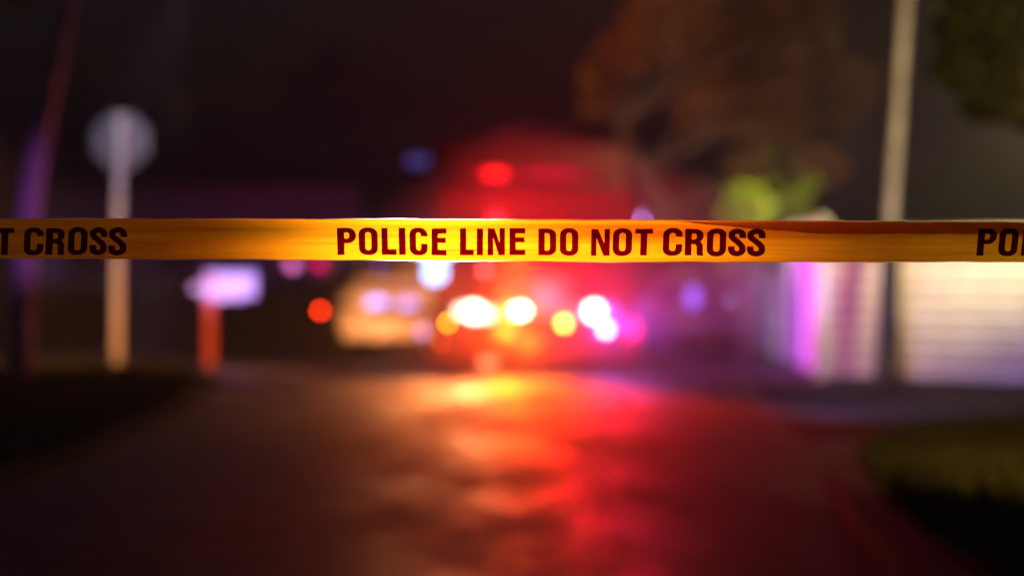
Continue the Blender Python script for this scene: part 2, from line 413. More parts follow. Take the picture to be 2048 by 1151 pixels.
def gE(w): return [[(0,0),(0,H),(w,H),(w,H-10.5),(12.4,H-10.5),(12.4,H*.655),(w-1.6,H*.655),(w-1.6,H*.47),(12.4,H*.47),(12.4,10.5),(w,10.5),(w,0)]]
def gT(w): c=w/2; return [[(c-6.8,0),(c-6.8,H-9.6),(0,H-9.6),(0,H),(w,H),(w,H-9.6),(c+6.8,H-9.6),(c+6.8,0)]]
def gN(w): return [[(0,0),(0,H),(13.6,H),(w-11,H*.46),(w-11,H),(w,H),(w,0),(w-12.4,0),(11,H*.66),(11,0)]]
def gD(w): return [[(0,0),(0,H),(w*.5,H)]+arc(w*.5,H-15,w*.5,15,90,0)[1:]+arc(w*.5,15,w*.5,15,0,-90)+[],
                   [(ST-.5,9.5),(ST-.5,H-9.5),(w*.5,H-9.5)]+arc(w*.5,H-16,w*.5-ST+.6,6.5,90,0)[1:]+arc(w*.5,16,w*.5-ST+.6,6.5,0,-90)]
def gP(w): return [[(0,0),(0,H),(w*.5,H)]+arc(w*.5,H*.715,w*.5,H*.285,90,-90,14)+[(ST+.4,H*.43),(ST+.4,0)],
                   [(ST+.4,H*.60),(ST+.4,H-9.2),(w*.5,H-9.2)]+arc(w*.5,(H*.60+H-9.2)/2,w*.5-ST+.3,(H*.40-9.2)/2,90,-90)]
def gR(w): return [[(0,0),(0,H),(w*.5,H)]+arc(w*.48,H*.745,w*.48,H*.255,90,-38,12)+[(w*.80,H*.52),(w*.90,H*.46),(w*.945,H*.36),(w*.945,H*.12),(w*.96,H*.04),(w,0),(w-13.4,0),(w-14.6,H*.06),(w-14.8,H*.34),(w-16,H*.40),(w-19,H*.43),(ST,H*.43),(ST,0)],
                   [(ST,H*.60),(ST,H-9.2),(w*.45,H-9.2)]+arc(w*.45,(H*.60+H-9.2)/2,w*.5-ST+.6,(H*.40-9.2)/2,90,-90)]
def stroke(pts, tx, ty):
    # Catmull-Rom centre line with different horizontal and vertical stroke weights
    q=[]; n=len(pts)
    for i in range(n-1):
        p0=pts[max(i-1,0)];p1=pts[i];p2=pts[i+1];p3=pts[min(i+2,n-1)]
        for k in range(6):
            u=k/6
            q.append(tuple(0.5*((2*p1[j])+(-p0[j]+p2[j])*u+(2*p0[j]-5*p1[j]+4*p2[j]-p3[j])*u*u+(-p0[j]+3*p1[j]-3*p2[j]+p3[j])*u**3) for j in (0,1)))
    q.append(pts[-1])
    a=[];b=[]
    for i,p in enumerate(q):
        d=(q[min(i+1,len(q)-1)][0]-q[max(i-1,0)][0], q[min(i+1,len(q)-1)][1]-q[max(i-1,0)][1])
        L=math.hypot(*d) or 1; nx_,ny_=-d[1]/L,d[0]/L
        a.append((p[0]+nx_*tx,p[1]+ny_*ty)); b.append((p[0]-nx_*tx,p[1]-ny_*ty))
    return [a+b[::-1]]
def gC(w): return [arc(w/2,H+1-15,w/2,15,0,180,18)+arc(w/2,-1+15,w/2,15,180,360,18)+[(w,H*.42),(w-ST+.6,H*.42),(w-ST+.6,14.6)]
                   +arc(w/2,8.6+6,w/2-ST+.6,6,0,-180,12)+arc(w/2,H-8.6-6,w/2-ST+.6,6,180,0,12)+[(w-ST+.6,H*.70),(w,H*.70)]]
def gS(w):
    t=6.6
    return stroke([(w-t,H*.66),(w-t,H*.76),(w-t-2.5,H*.87),(w/2,H*.925),(t+2.2,H*.87),(t,H*.77),(t+2,H*.665),(w/2,H*.535),(w-t-2,H*.37),(w-t,H*.24),(w-t-2.5,H*.13),(w/2,H*.075),(t+2.2,H*.13),(t,H*.24),(t,H*.35)],t,5.3)
GL = dict(O=gO,I=gI,L=gL,E=gE,T=gT,N=gN,D=gD,P=gP,R=gR,C=gC,S=gS)
PHR = [("P",674.8,712.3),("O",717.7,755.7),("L",763.3,792.7),("I",797.9,811.2),("C",819.2,855),("E",863.3,893),
 ("L",919.9,947.5),("I",953.6,966.1),("N",975.3,1010),("E",1019,1050.6),("D",1076.6,1112.7),("O",1119.7,1157),
 ("N",1182.2,1219.8),("O",1225.8,1264.6),("T",1270,1305.7),("C",1326,1365),("R",1370,1408.6),("O",1413.8,1452.6),("S",1456.9,1492),("S",1494.5,1531)]
def lettering(shift):
    cu = bpy.data.curves.new("lettering", 'CURVE'); cu.dimensions='2D'; cu.fill_mode='BOTH'
    for ch,x0,x1 in PHR:
        skew = 0.0
        for poly in GL[ch](x1-x0):
            s = cu.splines.new('POLY'); s.points.add(len(poly)-1); s.use_cyclic_u=True
            for i,(x,y) in enumerate(poly):
                if x0 > 1060: skew = (y/H-.5)*1.5*min(1,(x0-1060)/200)
                elif x0 < 850: skew = -(y/H-.5)*1.2
                s.points[i].co=(x0+x+skew+shift, y, 0, 1)
    tmp = bpy.data.objects.new("tmp", cu); C.objects.link(tmp)
    dg = bpy.context.evaluated_depsgraph_get()
    me = bpy.data.meshes.new_from_object(tmp.evaluated_get(dg))
    bpy.data.objects.remove(tmp); bpy.data.curves.remove(cu)
    bm = bmesh.new(); bm.from_mesh(me); bpy.data.meshes.remove(me)
    bmesh.ops.remove_doubles(bm, verts=bm.verts[:], dist=1e-4)
    for v in bm.verts:
        top,bot = tape_edge(v.co.x)
        base = 509.2 + 1.8*max(0,min(1,(v.co.x-700)/700))
        t = (bot-(base-v.co.y))/(bot-top)
        v.co = tape_pt(v.co.x, t, -0.0009)
    return bm
for s in (-1277*2,-1277,0,1277,1277*2):
    link("lettering", lettering(s), INK, tape, recalc=False)

# ------------------------------------------------------------------ stop sign from behind
def octagon(bm, cx, cz, r, y0, y1):
    pts=[(cx+r*math.cos(R(22.5+45*k)),cz+r*math.sin(R(22.5+45*k))) for k in range(8)]
    a=[bm.verts.new((x,y0,z)) for x,z in pts]; b=[bm.verts.new((x,y1,z)) for x,z in pts]
    bm.faces.new(a); bm.faces.new(b[::-1])
    for i in range(8): bm.faces.new((a[i],a[(i+1)%8],b[(i+1)%8],b[i]))
    return bm
gx = (233-1024)/F*26.6
ss = empty("stop_sign", (gx,26.6,0.03), label="grey back of an octagonal road sign on a pale post in the grass", cat="road sign")
ss.rotation_euler = (0, R(0.9), R(-3))
link("post", B(-.042,.042,-.042,.042,-.1,2.82,bev=.006), WOODW, ss)
bm = octagon(bmesh.new(), 0.0, 2.52, .335, .052, .056); pl = link("sign_plate", bm, ALU, ss)
bm = octagon(bmesh.new(), 0.0, 2.52, .322, .0585, .0600); link("sign_face", bm, SIGNRED, pl)
bm = B(-.2,.2,.0515,.0518,2.24,2.262); box(bm,-.2,.2,.0515,.0518,2.6,2.622)
for z in (2.34,2.70):
    b2 = tube(bmesh.new(), [(0,-.06,z),(0,-.048,z)], .016, 8); link("bolt", b2, CHROME, ss)
bm.free()

# ------------------------------------------------------------------ mailbox
d=29.0; mx_=(420-1024)/F*d
mb = empty("mailbox", (mx_,d,0.0), label="pale rounded mailbox on a post coloured red for the light on it at the roadside verge", cat="mailbox")
link("post", B(-.055,.055,-.055,.055,0,0.62,bev=.006), WOODR, mb)
link("bracket", B(-.06,.40,-.05,.05,.621,.655,bev=.004), WOODW, mb)
prof=[]
for k in range(13):
    a=math.pi*k/12; prof.append((0.13*math.cos(a), .84+.13*math.sin(a)))
prof=[(.13,.657)]+prof+[(-.13,.657)]
bm = loft(bmesh.new(), [[(-.06,y,z) for y,z in prof],[(.52,y,z) for y,z in prof]])
link("box", bm, WOODW, mb)
bm = loft(bmesh.new(), [[(.522,y*1.05,.657+(z-.657)*1.04) for y,z in prof],[(.545,y*1.05,.657+(z-.657)*1.04) for y,z in prof]])
dr = link("door", bm, WOODW, mb)
link("handle", B(.5465,.565,-.02,.02,.9,.915,bev=.003), CHROME, dr)
bm = B(-.02,.16,-.142,-.137,.80,.83); box(bm,-.02,.03,-.142,-.137,.83,.92); link("flag", bm, WOODR, mb)
bm = tube(bmesh.new(), [(-.17,0,.72),(-.17,0,.80)], .07, 14); box(bm,-.12,-.058,-.02,.02,.74,.78)
link("newspaper_tube", bm, WOODW, mb)

for ch in mb.children:
    if ch.name.startswith("post"): ch.scale.z = 1.25
    else: ch.location.z += 0.155
# ------------------------------------------------------------------ vehicles
def ring_car(y, w, zb, zt, tuck=.88):
    h = zt-zb
    pts = [(-w*.86,zb),(-w*.97,zb+.10*h),(-w,zb+.35*h),(-w*.99,zb+.65*h),(-w*.95,zb+.85*h),(-w*tuck,zt-.03*h),(-w*.5,zt+.01)]
    full = pts+[(-x,z) for x,z in pts[::-1]]
    return [(x,y,z) for x,z in full]
def cabin_ring(y, wb, wt, zb, zt):
    pts=[(-wb,zb),(-(wb*.55+wt*.45),zb+(zt-zb)*.5),(-wt,zt-.04),(-wt*.86,zt)]
    full=pts+[(-x,z) for x,z in pts[::-1]]
    return [(x,y,z) for x,z in full]
def wheel(parent, x, y, r, wd):
    bm = bmesh.new(); n=28; rings=[]
    for (rr,xx) in ((r*.62,-wd/2),(r*.93,-wd/2),(r,-wd*.32),(r,wd*.32),(r*.93,wd/2),(r*.62,wd/2)):
        rings.append([(x+xx, y+rr*math.cos(2*math.pi*k/n), r+rr*math.sin(2*math.pi*k/n)) for k in range(n)])
    loft(bm, rings, cap=False); wobj = link("wheel", bm, RUBBER, parent, smooth=True)
    bm = bmesh.new(); s = 1 if x>0 else -1
    tube(bm, [(x-wd*.3,y,r),(x+wd*.3,y,r)], r*.615, 24)
    for k in range(5):
        a=2*math.pi*k/5
        tube(bm, [(x+s*wd*.32,y,r),(x+s*wd*.32,y+r*.55*math.cos(a),r+r*.55*math.sin(a))], r*.09, 6)
    link("rim", bm, CHROME, wobj)

def make_car(root, L, W, Hh, hoodz, paint, lamps=None, rear=False, van=False):
    """front faces -y at y=0 of the root; body, cabin, glazing, bumpers, grille, mirrors, wheels"""
    w=W/2
    bm = bmesh.new(); zb=.30
    if van:
        rs=[ring_car(0,w*.88,zb+.06,hoodz-.18),ring_car(.10,w*.96,zb,hoodz-.06),ring_car(.8,w,zb,hoodz+.08),ring_car(L*.5,w,zb,hoodz+.10),ring_car(L-.1,w,zb,hoodz+.10),ring_car(L,w*.95,zb+.08,hoodz+.08)]
    else:
        rs=[ring_car(0,w*.84,zb+.08,hoodz-.20),ring_car(.10,w*.93,zb+.02,hoodz-.08),ring_car(.45,w*.98,zb,hoodz-.01),ring_car(1.2,w,zb,hoodz+.05),ring_car(L*.5,w,zb,hoodz+.09),ring_car(L-.7,w,zb,hoodz+.10),ring_car(L-.1,w*.94,zb+.03,hoodz+.04),ring_car(L,w*.86,zb+.1,hoodz-.08)]
    loft(bm, rs); link("body", bm, paint, root, smooth=True)
    b0=hoodz+.02
    if van: ys=(.55,1.15,L-.25,L-.06)
    else: ys=(1.05,1.85,L-1.25,L-.35)
    bm=bmesh.new()
    loft(bm,[cabin_ring(ys[0],w*.86,w*.80,b0,b0+.05),cabin_ring(ys[1],w*.92,w*.74,b0,Hh),cabin_ring(ys[2],w*.92,w*.74,b0,Hh-.01),cabin_ring(ys[3],w*.84,w*.76,b0,b0+.10 if not van else Hh-.1)])
    link("cabin", bm, paint, root, smooth=False)
    # windshield lies just proud of the cabin's raked front
    def quad(bm,ps,off):
        ps=[Vector(p) for p in ps]; nrm=(ps[1]-ps[0]).cross(ps[2]-ps[0]).normalized()
        a=[bm.verts.new(p+nrm*off) for p in ps]; b=[bm.verts.new(p+nrm*(off+.006)) for p in ps]
        bm.faces.new(a[::-1]); bm.faces.new(b); n=len(ps)
        for i in range(n): bm.faces.new((a[i],a[(i+1)%n],b[(i+1)%n],b[i]))
    y0,y1=ys[0],ys[1]
    lo=.10; hi=.93; f=lambda t:(y0+(y1-y0)*t, b0+.05+(Hh-b0-.05)*t)
    ya,za=f(lo); yb,zb2=f(hi)
    bm=bmesh.new(); quad(bm,[(-w*.76,ya,za),(w*.76,ya,za),(w*.62,yb,zb2),(-w*.62,yb,zb2)],.012)
    link("windshield", bm, GLASS, root)
    g=lambda t:(ys[3]+(ys[2]-ys[3])*t, (b0+.10 if not van else Hh-.1)+((Hh-.01)-(b0+.10 if not van else Hh-.1))*t)
    if not van:
        ya,za=g(.12); yb,zb2=g(.9)
        bm=bmesh.new(); quad(bm,[(w*.74,ya,za),(-w*.74,ya,za),(-w*.62,yb,zb2),(w*.62,yb,zb2)],.012); link("rear_window", bm, GLASS, root)
    else:
        bm=bmesh.new(); box(bm,-w*.66,w*.66,L-.052,L-.04,b0+.2,Hh-.22); link("rear_window", bm, GLASS, root)
    zc=b0+(Hh-b0)*.5; xm=w*.92*.55+w*.74*.45
    for s in (-1,1):
        for (fa,fb) in ((.04,.46),(.52,.94)):
            q0=ys[1]+(ys[2]-ys[1])*fa; q1=ys[1]+(ys[2]-ys[1])*fb
            ps=[(s*w*.905,q0,b0+.05),(s*w*.905,q1,b0+.05),(s*(w*.74+.03),q1,Hh-.09),(s*(w*.74+.03),q0,Hh-.09)]
            if s<0: ps=ps[::-1]
            bm=bmesh.new(); quad(bm,ps,.03); link("side_window", bm, GLASS, root)
        m_=bmesh.new(); box(m_,s*(w+.02) if s>0 else s*(w+.02)-.17,s*(w+.02)+.17 if s>0 else s*(w+.02),ys[0]+.25,ys[0]+.36,b0+.02,b0+.16,bev=.03)
        tube(m_,[(s*w*.9,ys[0]+.33,b0+.06),(s*(w+.05),ys[0]+.3,b0+.07)],.02,8)
        link("wing_mirror", m_, BLACK, root)
    link("front_bumper", B(-w*.86,w*.86,-.07,.06,.26,.48,bev=.04), paint, root)
    link("rear_bumper", B(-w*.86,w*.86,L-.05,L+.07,.28,.50,bev=.04), paint, root)
    bm=B(-w*.48,w*.48,-.02,.03,hoodz-.36,hoodz-.20,bev=.01)
    for k in range(3): box(bm,-w*.46,w*.46,-.034,-.018,hoodz-.345+.05*k,hoodz-.330+.05*k)
    link("grille", bm, BLACK, root)
    link("number_plate", B(-.18,.18,-.085,-.072,.32,.43,bev=.005), TRIM, root)
    r=.33
    for x in (-w+.14,w-.14):
        for y in (.85,L-.95): wheel(root,x,y,r,.22)

# --- white police car, front on, left of the truck (31 m)
pc = empty("police_car", (P(812,0,30.2).x,30.2,0), R(-3), label="white patrol car facing the viewer left of the red truck, blue roof bar lit", cat="police car")
make_car(pc, 4.7, 1.86, 1.46, .92, WPAINT)
def lensobj(name, parent, cx,y,cz,rx,rz,m,depth=.03):
    return link(name, lens(bmesh.new(),cx,y,cz,rx,rz,depth), m, parent, smooth=True)
LAV = emit("lavender_lamp",(.36,.33,1.0),3.6)
LAV2 = emit("lilac_lamp",(.42,.32,.95),2.4)
for dx,m in ((-.36,LAV),(0.02,LAV2)): lensobj("grille_flasher", pc, dx,-.035,.735 if dx<0 else .715,.13,.055,m)
BLW = emit("blue_white_lamp",(.24,.52,1.0),6)
BLD = emit("blue_lamp",(.12,.2,1.0),6)
VIO = emit("violet_lamp",(.22,.12,.7),1.2)
for s in (-1,1): lensobj("headlight", pc, s*.70,-.0,.68,.13,.07, GLASS)
lb = link("lightbar", B(-.62,.62,1.9,2.2,1.49,1.54,bev=.02), BLACK, pc)
for k in range(6):
    x0=-.60+.2*k
    m = {0:VIO,1:VIO,2:BLD,3:BLW,4:BLW,5:BLW}[k]
    link("light_module", B(x0+.005,x0+.195,1.885,2.205,1.541,1.63,bev=.02), m, lb)
link("lightbar_foot", B(-.5,-.4,2.0,2.1,1.44,1.489), BLACK, pc); link("lightbar_foot", B(.4,.5,2.0,2.1,1.44,1.489), BLACK, pc)
lensobj("windshield_light_spot", pc, .35,1.15,1.12,.06,.05,BLW)
lensobj("windshield_light_spot", pc, -.45,1.2,1.17,.05,.04,VIO)  # glowing lens standing for a violet reflection in the windshield
lensobj("bumper_lamp", pc, .20,-.075,.37,.05,.05,LAV2)

# --- red rescue truck
tx=.25; td=27.0
tk = empty("fire_truck", (tx,td,0), 0, label="tall red rescue truck facing the viewer with blazing headlights and red roof beacons", cat="fire truck")
tw=1.14
bm=bmesh.new()
def tring(y,wb,zb,zt,rd=.1):
    pts=[(-wb,zb),(-wb,zb+(zt-zb)*.55),(-wb*.97,zt-rd),(-wb*.9,zt)]
    return [(x,y,z) for x,z in pts+[(-x,z) for x,z in pts[::-1]]]
loft(bm,[tring(0,tw*.94,.42,1.18),tring(.06,tw,.40,1.25),tring(.30,tw,.40,2.04),tring(2.1,tw,.40,2.10)])
link("cab", bm, RPAINT, tk)
link("rescue_box", B(-tw-.03,tw+.03,2.14,7.4,.55,2.68,bev=.06), RPAINT, tk)
bm=B(-.95,.95,-.0,.02,1.28,1.70)
for v in bm.verts: v.co.y += (v.co.z-1.25)/.79*.24+.04
link("windshield", bm, GLASS, tk)
link("wiper", tube(bmesh.new(),[(-.1,.03,1.29),(-.6,.13,1.62)],.012,6), BLACK, tk)
link("wiper", tube(bmesh.new(),[(.5,.03,1.29),(.0,.13,1.62)],.012,6), BLACK, tk)
link("bumper", B(-1.16,1.16,-.32,-.01,.12,.56,bev=.03), RPAINT, tk)
bm=B(-.42,.42,-.06,-.012,.60,1.12,bev=.01)
for k in range(7): box(bm,-.40,.40,-.078,-.058,.64+.065*k,.665+.065*k)
link("grille", bm, CHROME, tk)
for s in (-1,1):
    link("headlight_bezel", B(s*.70-.25,s*.70+.25,-.05,-.012,.57,.80,bev=.02), CHROME, tk)
    m_=B(s*1.33-.1,s*1.33+.1,.10,.17,1.35,1.78,bev=.03); tube(m_,[(s*1.1,.2,1.72),(s*1.3,.14,1.72)],.018,8); tube(m_,[(s*1.1,.2,1.42),(s*1.3,.14,1.42)],.018,8)
    link("side_mirror", m_, BLACK, tk)
    for y in (.95,5.9): wheel(tk, s*(tw-.17), y, .44, .28)
    link("side_window", B(s*tw+(-.02 if s<0 else .002),s*tw+(-.002 if s<0 else .02),.55,1.45,1.3,1.85), GLASS, tk)
WH = emit("white_headlamp",(1,.90,.66),13)
WHs = emit("white_side_lamp",(1,.80,.62),6.0)
WY = emit("warm_white_flasher",(1,.84,.50),22)
AM = emit("amber_flasher",(1,.45,.05),24)
AMd = emit("amber_marker",(1,.30,.01),40)
AMx = emit("dim_orange_marker",(1,.14,.02),3)
RD = emit("red_beacon",(1,.008,.01),3.2)
RDd = emit("dim_red_beacon",(.6,.0,.05),.6)
RDp = emit("pink_red_marker",(1,.16,.16),4)
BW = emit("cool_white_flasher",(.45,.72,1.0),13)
def tl(name,px,py,rx,rz,m,y=-.06,depth=.03):
    p=P(px,py,td+y); return lensobj(name, tk, p.x-tx, y, p.z, rx, rz, m, depth)
tl("headlight",948,623,.105,.085,WH,-.055)
tl("headlight",922,621,.06,.06,WHs,-.055)
tl("headlight",1188,622,.09,.085,WH,-.055)
tl("headlight",975,629,.07,.06,WHs,-.055)
tl("grille_flasher",1040,621,.085,.055,WY,-.085)
tl("grille_flasher",1128,646,.05,.05,AM,-.34)
tl("side_marker",896,645,.025,.025,AMd,-.34)
tl("side_marker",882,684,.03,.03,AMx,-.34)
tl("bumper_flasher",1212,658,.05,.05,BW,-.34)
lbar = link("lightbar", B(-.95,.95,.45,.80,2.13,2.18,bev=.02), BLACK, tk)
for x in (-.8,.8): link("lightbar_foot", B(x-.06,x+.06,.55,.68,2.085,2.129), BLACK, tk)
for k in range(6):
    x0=-.85+.27*k-.09*(k==0)*0
    m={1:RD,3:RDd,4:RDd}.get(k)
    if m is None: m=mat("unlit_red_lens",(.25,.01,.01),.2)
    link("light_module", B(x0+.004,x0+.262,.44,.81,2.181,2.27,bev=.02), m, lbar)
tl("mirror_flasher",872,500,.21,.11,BLW,-.10)
tl("puddle_glint",975,726,.09,.06,emit("peach_glint",(1,.38,.17),1.6),-.34)  # glowing lens standing for the headlight's glint in the wet road
tl("mirror_flasher",870,545,.12,.11,BLW,-.10)
tl("box_marker",1014,272,.05,.02,RDd,2.12,.02)
tl("windshield_light_spot",970,540,.05,.05,RDp,-.02)
tl("windshield_light_spot",1050,556,.05,.04,emit("orange_flasher",(1,.25,.03),5),-.02)

# --- dark van on the right, further back
vn = empty("police_van", (P(1385,0,34).x,34,0), R(4), label="dim grey van behind the truck, one violet grille light and a lilac roof beacon", cat="van")
make_car(vn, 4.9, 1.66, 1.80, 1.0, NPAINT, van=True)
LIL = emit("lilac_beacon",(.55,.28,.95),16)
VB = emit("violet_grille_lamp",(.16,.09,.75),2.4)
lensobj("grille_flasher", vn, 0.0,-.04,.76,.10,.16,VB)
lbv = link("beacon", tube(bmesh.new(),[(-.42,1.3,1.80),(-.42,1.3,1.86),(-.42,1.3,1.95),(-.42,1.3,1.97)],[.14,.14,.12,.06],18), LIL, vn, smooth=True)
for s in (-1,1): lensobj("headlight", vn, s*.6,-.005,.72,.11,.09, CHROME)

# --- dark saloon seen from behind with one lit tail lamp
sd = empty("parked_car", (P(742,0,38.6).x+.35,38.6,0), R(180), label="dark saloon parked beyond the patrol car, seen from behind with a red tail lamp lit", cat="car")
make_car(sd, 4.4, 1.76, 1.34, .86, DPAINT)
TL = emit("red_tail_lamp",(1,.035,.004),22)
TLd = mat("unlit_tail_lens",(.2,.01,.01),.2)
o = link("tail_light", lens(bmesh.new(), 0,0,0,.035,.035,.02), TL, sd, loc=(.82,4.41,.0), rot=(0,0,R(180)), smooth=True); o.location.z = P(640,621,34.2).z
o.location.x = .81
o = link("tail_light", lens(bmesh.new(), 0,0,0,.07,.05,.02), TLd, sd, loc=(-.6,4.41,.66), rot=(0,0,R(180)), smooth=True)

# ------------------------------------------------------------------ pale fence
def fence_run(a, b, n, label):
    a=Vector(a); b=Vector(b); L=(b-a).length; ang=math.atan2(b.y-a.y,b.x-a.x)
    root = empty("fence", (a.x,a.y,0), ang, label=label, cat="fence", group="pale slatted fence")
    for k in range(n+1):
        x=L*k/n
        bm=B(x-.055,x+.055,-.055,.055,0,1.60,bev=.006); p=link("post", bm, FENCEP, root)
        c=bmesh.new(); box(c,x-.075,x+.075,-.075,.075,1.602,1.625); tube(c,[(x,0,1.626),(x,0,1.69)],[.09,.01],4); link("post_cap", c, FENCEP, p)
    for k in range(n):
        x0=L*k/n+.057; x1=L*(k+1)/n-.057; bm=bmesh.new(); z=.05; i=0
        while z<1.5:
            box(bm,x0,x1,-.014+(.004 if i%2 else 0),.014,z,z+.128,bev=.004,seg=1); z+=.15; i+=1
        link("panel", bm, FENCE, root)
    return root
cx_,cy_=3.19,24.9
fence_run((cx_,cy_),(6.9,20.9),2,"pale horizontal slat fence facing the street, warmly lit along its top")
fence_run((3.24,25.1),(3.66,37.5),6,"shaded fence run going back from the corner, washed in violet light")

# leaning pole and slim dark upright bar
b0=P(1757,770,23.6); b1=P(1781,430,23.6); dirv=(b1-b0)
top=b0+dirv*2.9
pole = empty("utility_pole",(b0.x,b0.y,0),label="tall pale wooden pole leaning slightly right in front of the fence",cat="pole")
link("pole_shaft", tube(bmesh.new(),[(0,0,0),tuple(dirv*1.0),tuple(dirv*2.0),tuple(dirv*3.6)],[.062,.06,.057,.055],16), POLEW, pole, smooth=True)
link("metal_band", tube(bmesh.new(),[tuple(dirv*.84),tuple(dirv*.86)],[.065,.065],16), DKMETAL, pole)
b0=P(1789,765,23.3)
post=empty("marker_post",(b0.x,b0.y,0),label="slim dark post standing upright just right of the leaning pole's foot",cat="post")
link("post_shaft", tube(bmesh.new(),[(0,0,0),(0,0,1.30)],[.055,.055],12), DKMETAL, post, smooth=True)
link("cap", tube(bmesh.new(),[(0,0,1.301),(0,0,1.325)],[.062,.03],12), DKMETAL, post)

# ------------------------------------------------------------------ vegetation
def leaves(bm, clumps, n, size):
    tot=sum(c[3]**2 for c in clumps)
    for (x,y,z,r) in clumps:
        for i in range(int(n*r*r/tot)):
            while True:
                v=Vector((random.uniform(-1,1),random.uniform(-1,1),random.uniform(-1,1)))
                if v.length<1 and random.random() < .25+v.length: break
            p=Vector((x,y,z))+Vector((v.x*r,v.y*r,v.z*r*.8))
            s=size*random.uniform(.6,1.4)
            a=Vector((random.gauss(0,1),random.gauss(0,1),random.gauss(0,1))).normalized(); b=a.orthogonal().normalized()
            b=Matrix.Rotation(random.uniform(0,6.28),3,a)@b; c=a.cross(b)
            q=[bm.verts.new(p+b*s),bm.verts.new(p+c*s*.45),bm.verts.new(p-b*s),bm.verts.new(p-c*s*.45)]
            bm.faces.new(q)
    return bm
def tree(name, base, trunkpts, radii, clumps, n, size, leafm, barkm, label, cat="tree"):
    root=empty(name, base, label=label, cat=cat); base=Vector(base)
    bm=bmesh.new(); tube(bm,[Vector(p)-base for p in trunkpts],radii,12)
    for (x,y,z,r) in clumps:
        # a limb from the nearest trunk point to every clump
        best=min(trunkpts[1:],key=lambda p:(Vector(p)-Vector((x,y,z))).length)
        e=Vector((x,y,z)); m=(Vector(best)+e)/2+Vector((0,0,.1))
        tube(bm,[Vector(best)-base,m-base,e-base],[radii[-1]*.7,radii[-1]*.45,.012],6)
    link("trunk", bm, barkm, root, smooth=True)
    bm=leaves(bmesh.new(),[(x-base.x,y-base.y,z-base.z,r) for x,y,z,r in clumps],n,size)
    link("crown", bm, leafm, root, recalc=False)
    return root
def cl(px,py,d,rpx): p=P(px,py,d); return (p.x,p.y,p.z,rpx/F*d)
# autumn tree right of the truck
D=37
tree("broadleaf_tree",(P(1400,0,D).x,D,0),[(P(1400,0,D).x,D,0),P(1370,520,D),P(1330,430,D),P(1285,345,D),P(1235,255,D)],[.3,.24,.2,.16,.1],
 [cl(1215,160,D,62),cl(1250,110,D-.5,60),cl(1190,215,D,40),cl(1330,60,D,100),cl(1450,90,D+.5,120),cl(1580,40,D,110),cl(1420,220,D+.3,80),cl(1530,230,D,90),cl(1650,180,D,110),cl(1360,-60,D,130),cl(1560,-80,D,140),cl(1500,340,D,50),cl(1640,330,D,60)],
 12000,.10,LEAFO,BARK,"large autumn brown tree with a slanting trunk rising behind the van and fence")
# dark tree at the upper right
D=17.5
tree("broadleaf_tree",(5.6,D,.1),[(5.6,D,.1),(5.5,D,1.6),(5.2,D,2.8),(4.9,D,3.8)],[.2,.17,.13,.09],
 [cl(1960,60,D,90),cl(2040,130,D,80),cl(1905,140,D,50),cl(1980,200,D+.2,60),cl(2080,-20,D,120),cl(1930,-60,D,100),cl(2190,80,D,130),cl(2060,230,D,45)],
 6000,.06,LEAF,BARK,"dark olive green tree hanging into the upper right corner")
# leaning pale trunk at the left edge
D=23
tree("slender_tree",(P(38,760,D).x,D,.03),[(P(38,760,D).x,D,.03),P(42,640,D),P(50,480,D),P(64,360,D),P(88,230,D),P(120,90,D),P(150,-60,D)],[.13,.125,.12,.115,.10,.08,.06],
 [cl(35,-20,D,34),cl(130,-130,D,90),cl(-40,-80,D,80),cl(240,-120,D,70)],
 2500,.07,LEAFG,BARKP,"slender tree with a pale trunk leaning right at the left edge")
# fresh green shrubs behind the fence
for px,py,lab in ((1490,410,"bright yellow green shrub top rising left of the leaning pole, nearer the truck"),(1590,400,"bright yellow green shrub top rising above the fence corner")):
    D=29 if px<1500 else 31
    b=P(px,0,D); clumps=[cl(px+random.uniform(-55,55),py+random.uniform(-38,45),D+random.uniform(-.2,.2),random.uniform(9,17)) for _ in range(16)]+[cl(px,py+60,D,50),cl(px-20,py+110,D,45)]
    pass
    tree("shrub",(b.x,D,0),[(b.x,D,0),(b.x,D,.8),(b.x,D,1.4)],[.06,.05,.03],clumps,1800,.06,LEAFY,BARK,lab,"shrub")
# hedge across the left side street
def hedge():
    bm=bmesh.new(); x0,x1,y0=P(70,0,36).x,P(655,0,36).x,36
    for i in range(9000):
        x=random.uniform(x0,x1); z=random.uniform(0,1.02+.05*math.sin(x*3)); y=y0+random.uniform(-.3,.3)
        if random.random()<.6: y=y0-.3+random.uniform(-.06,.06)
        s=random.uniform(.04,.08)
        a=Vector((random.gauss(0,1),random.gauss(0,1),random.gauss(0,1))).normalized(); b=a.orthogonal().normalized(); c=a.cross(b)
        q=Vector((x,y,z)); bm.faces.new([bm.verts.new(q+b*s),bm.verts.new(q+c*s*.5),bm.verts.new(q-b*s),bm.verts.new(q-c*s*.5)])
    o=link("hedge",bm,LEAF,recalc=False)
    tag(o,"low dark clipped hedge across the side street behind the sign and mailbox","hedge")
    link("inner_branches",B(x0+.1,x1-.1,y0-.22,y0+.22,0,.94,bev=.08),BARK,o)
hedge()

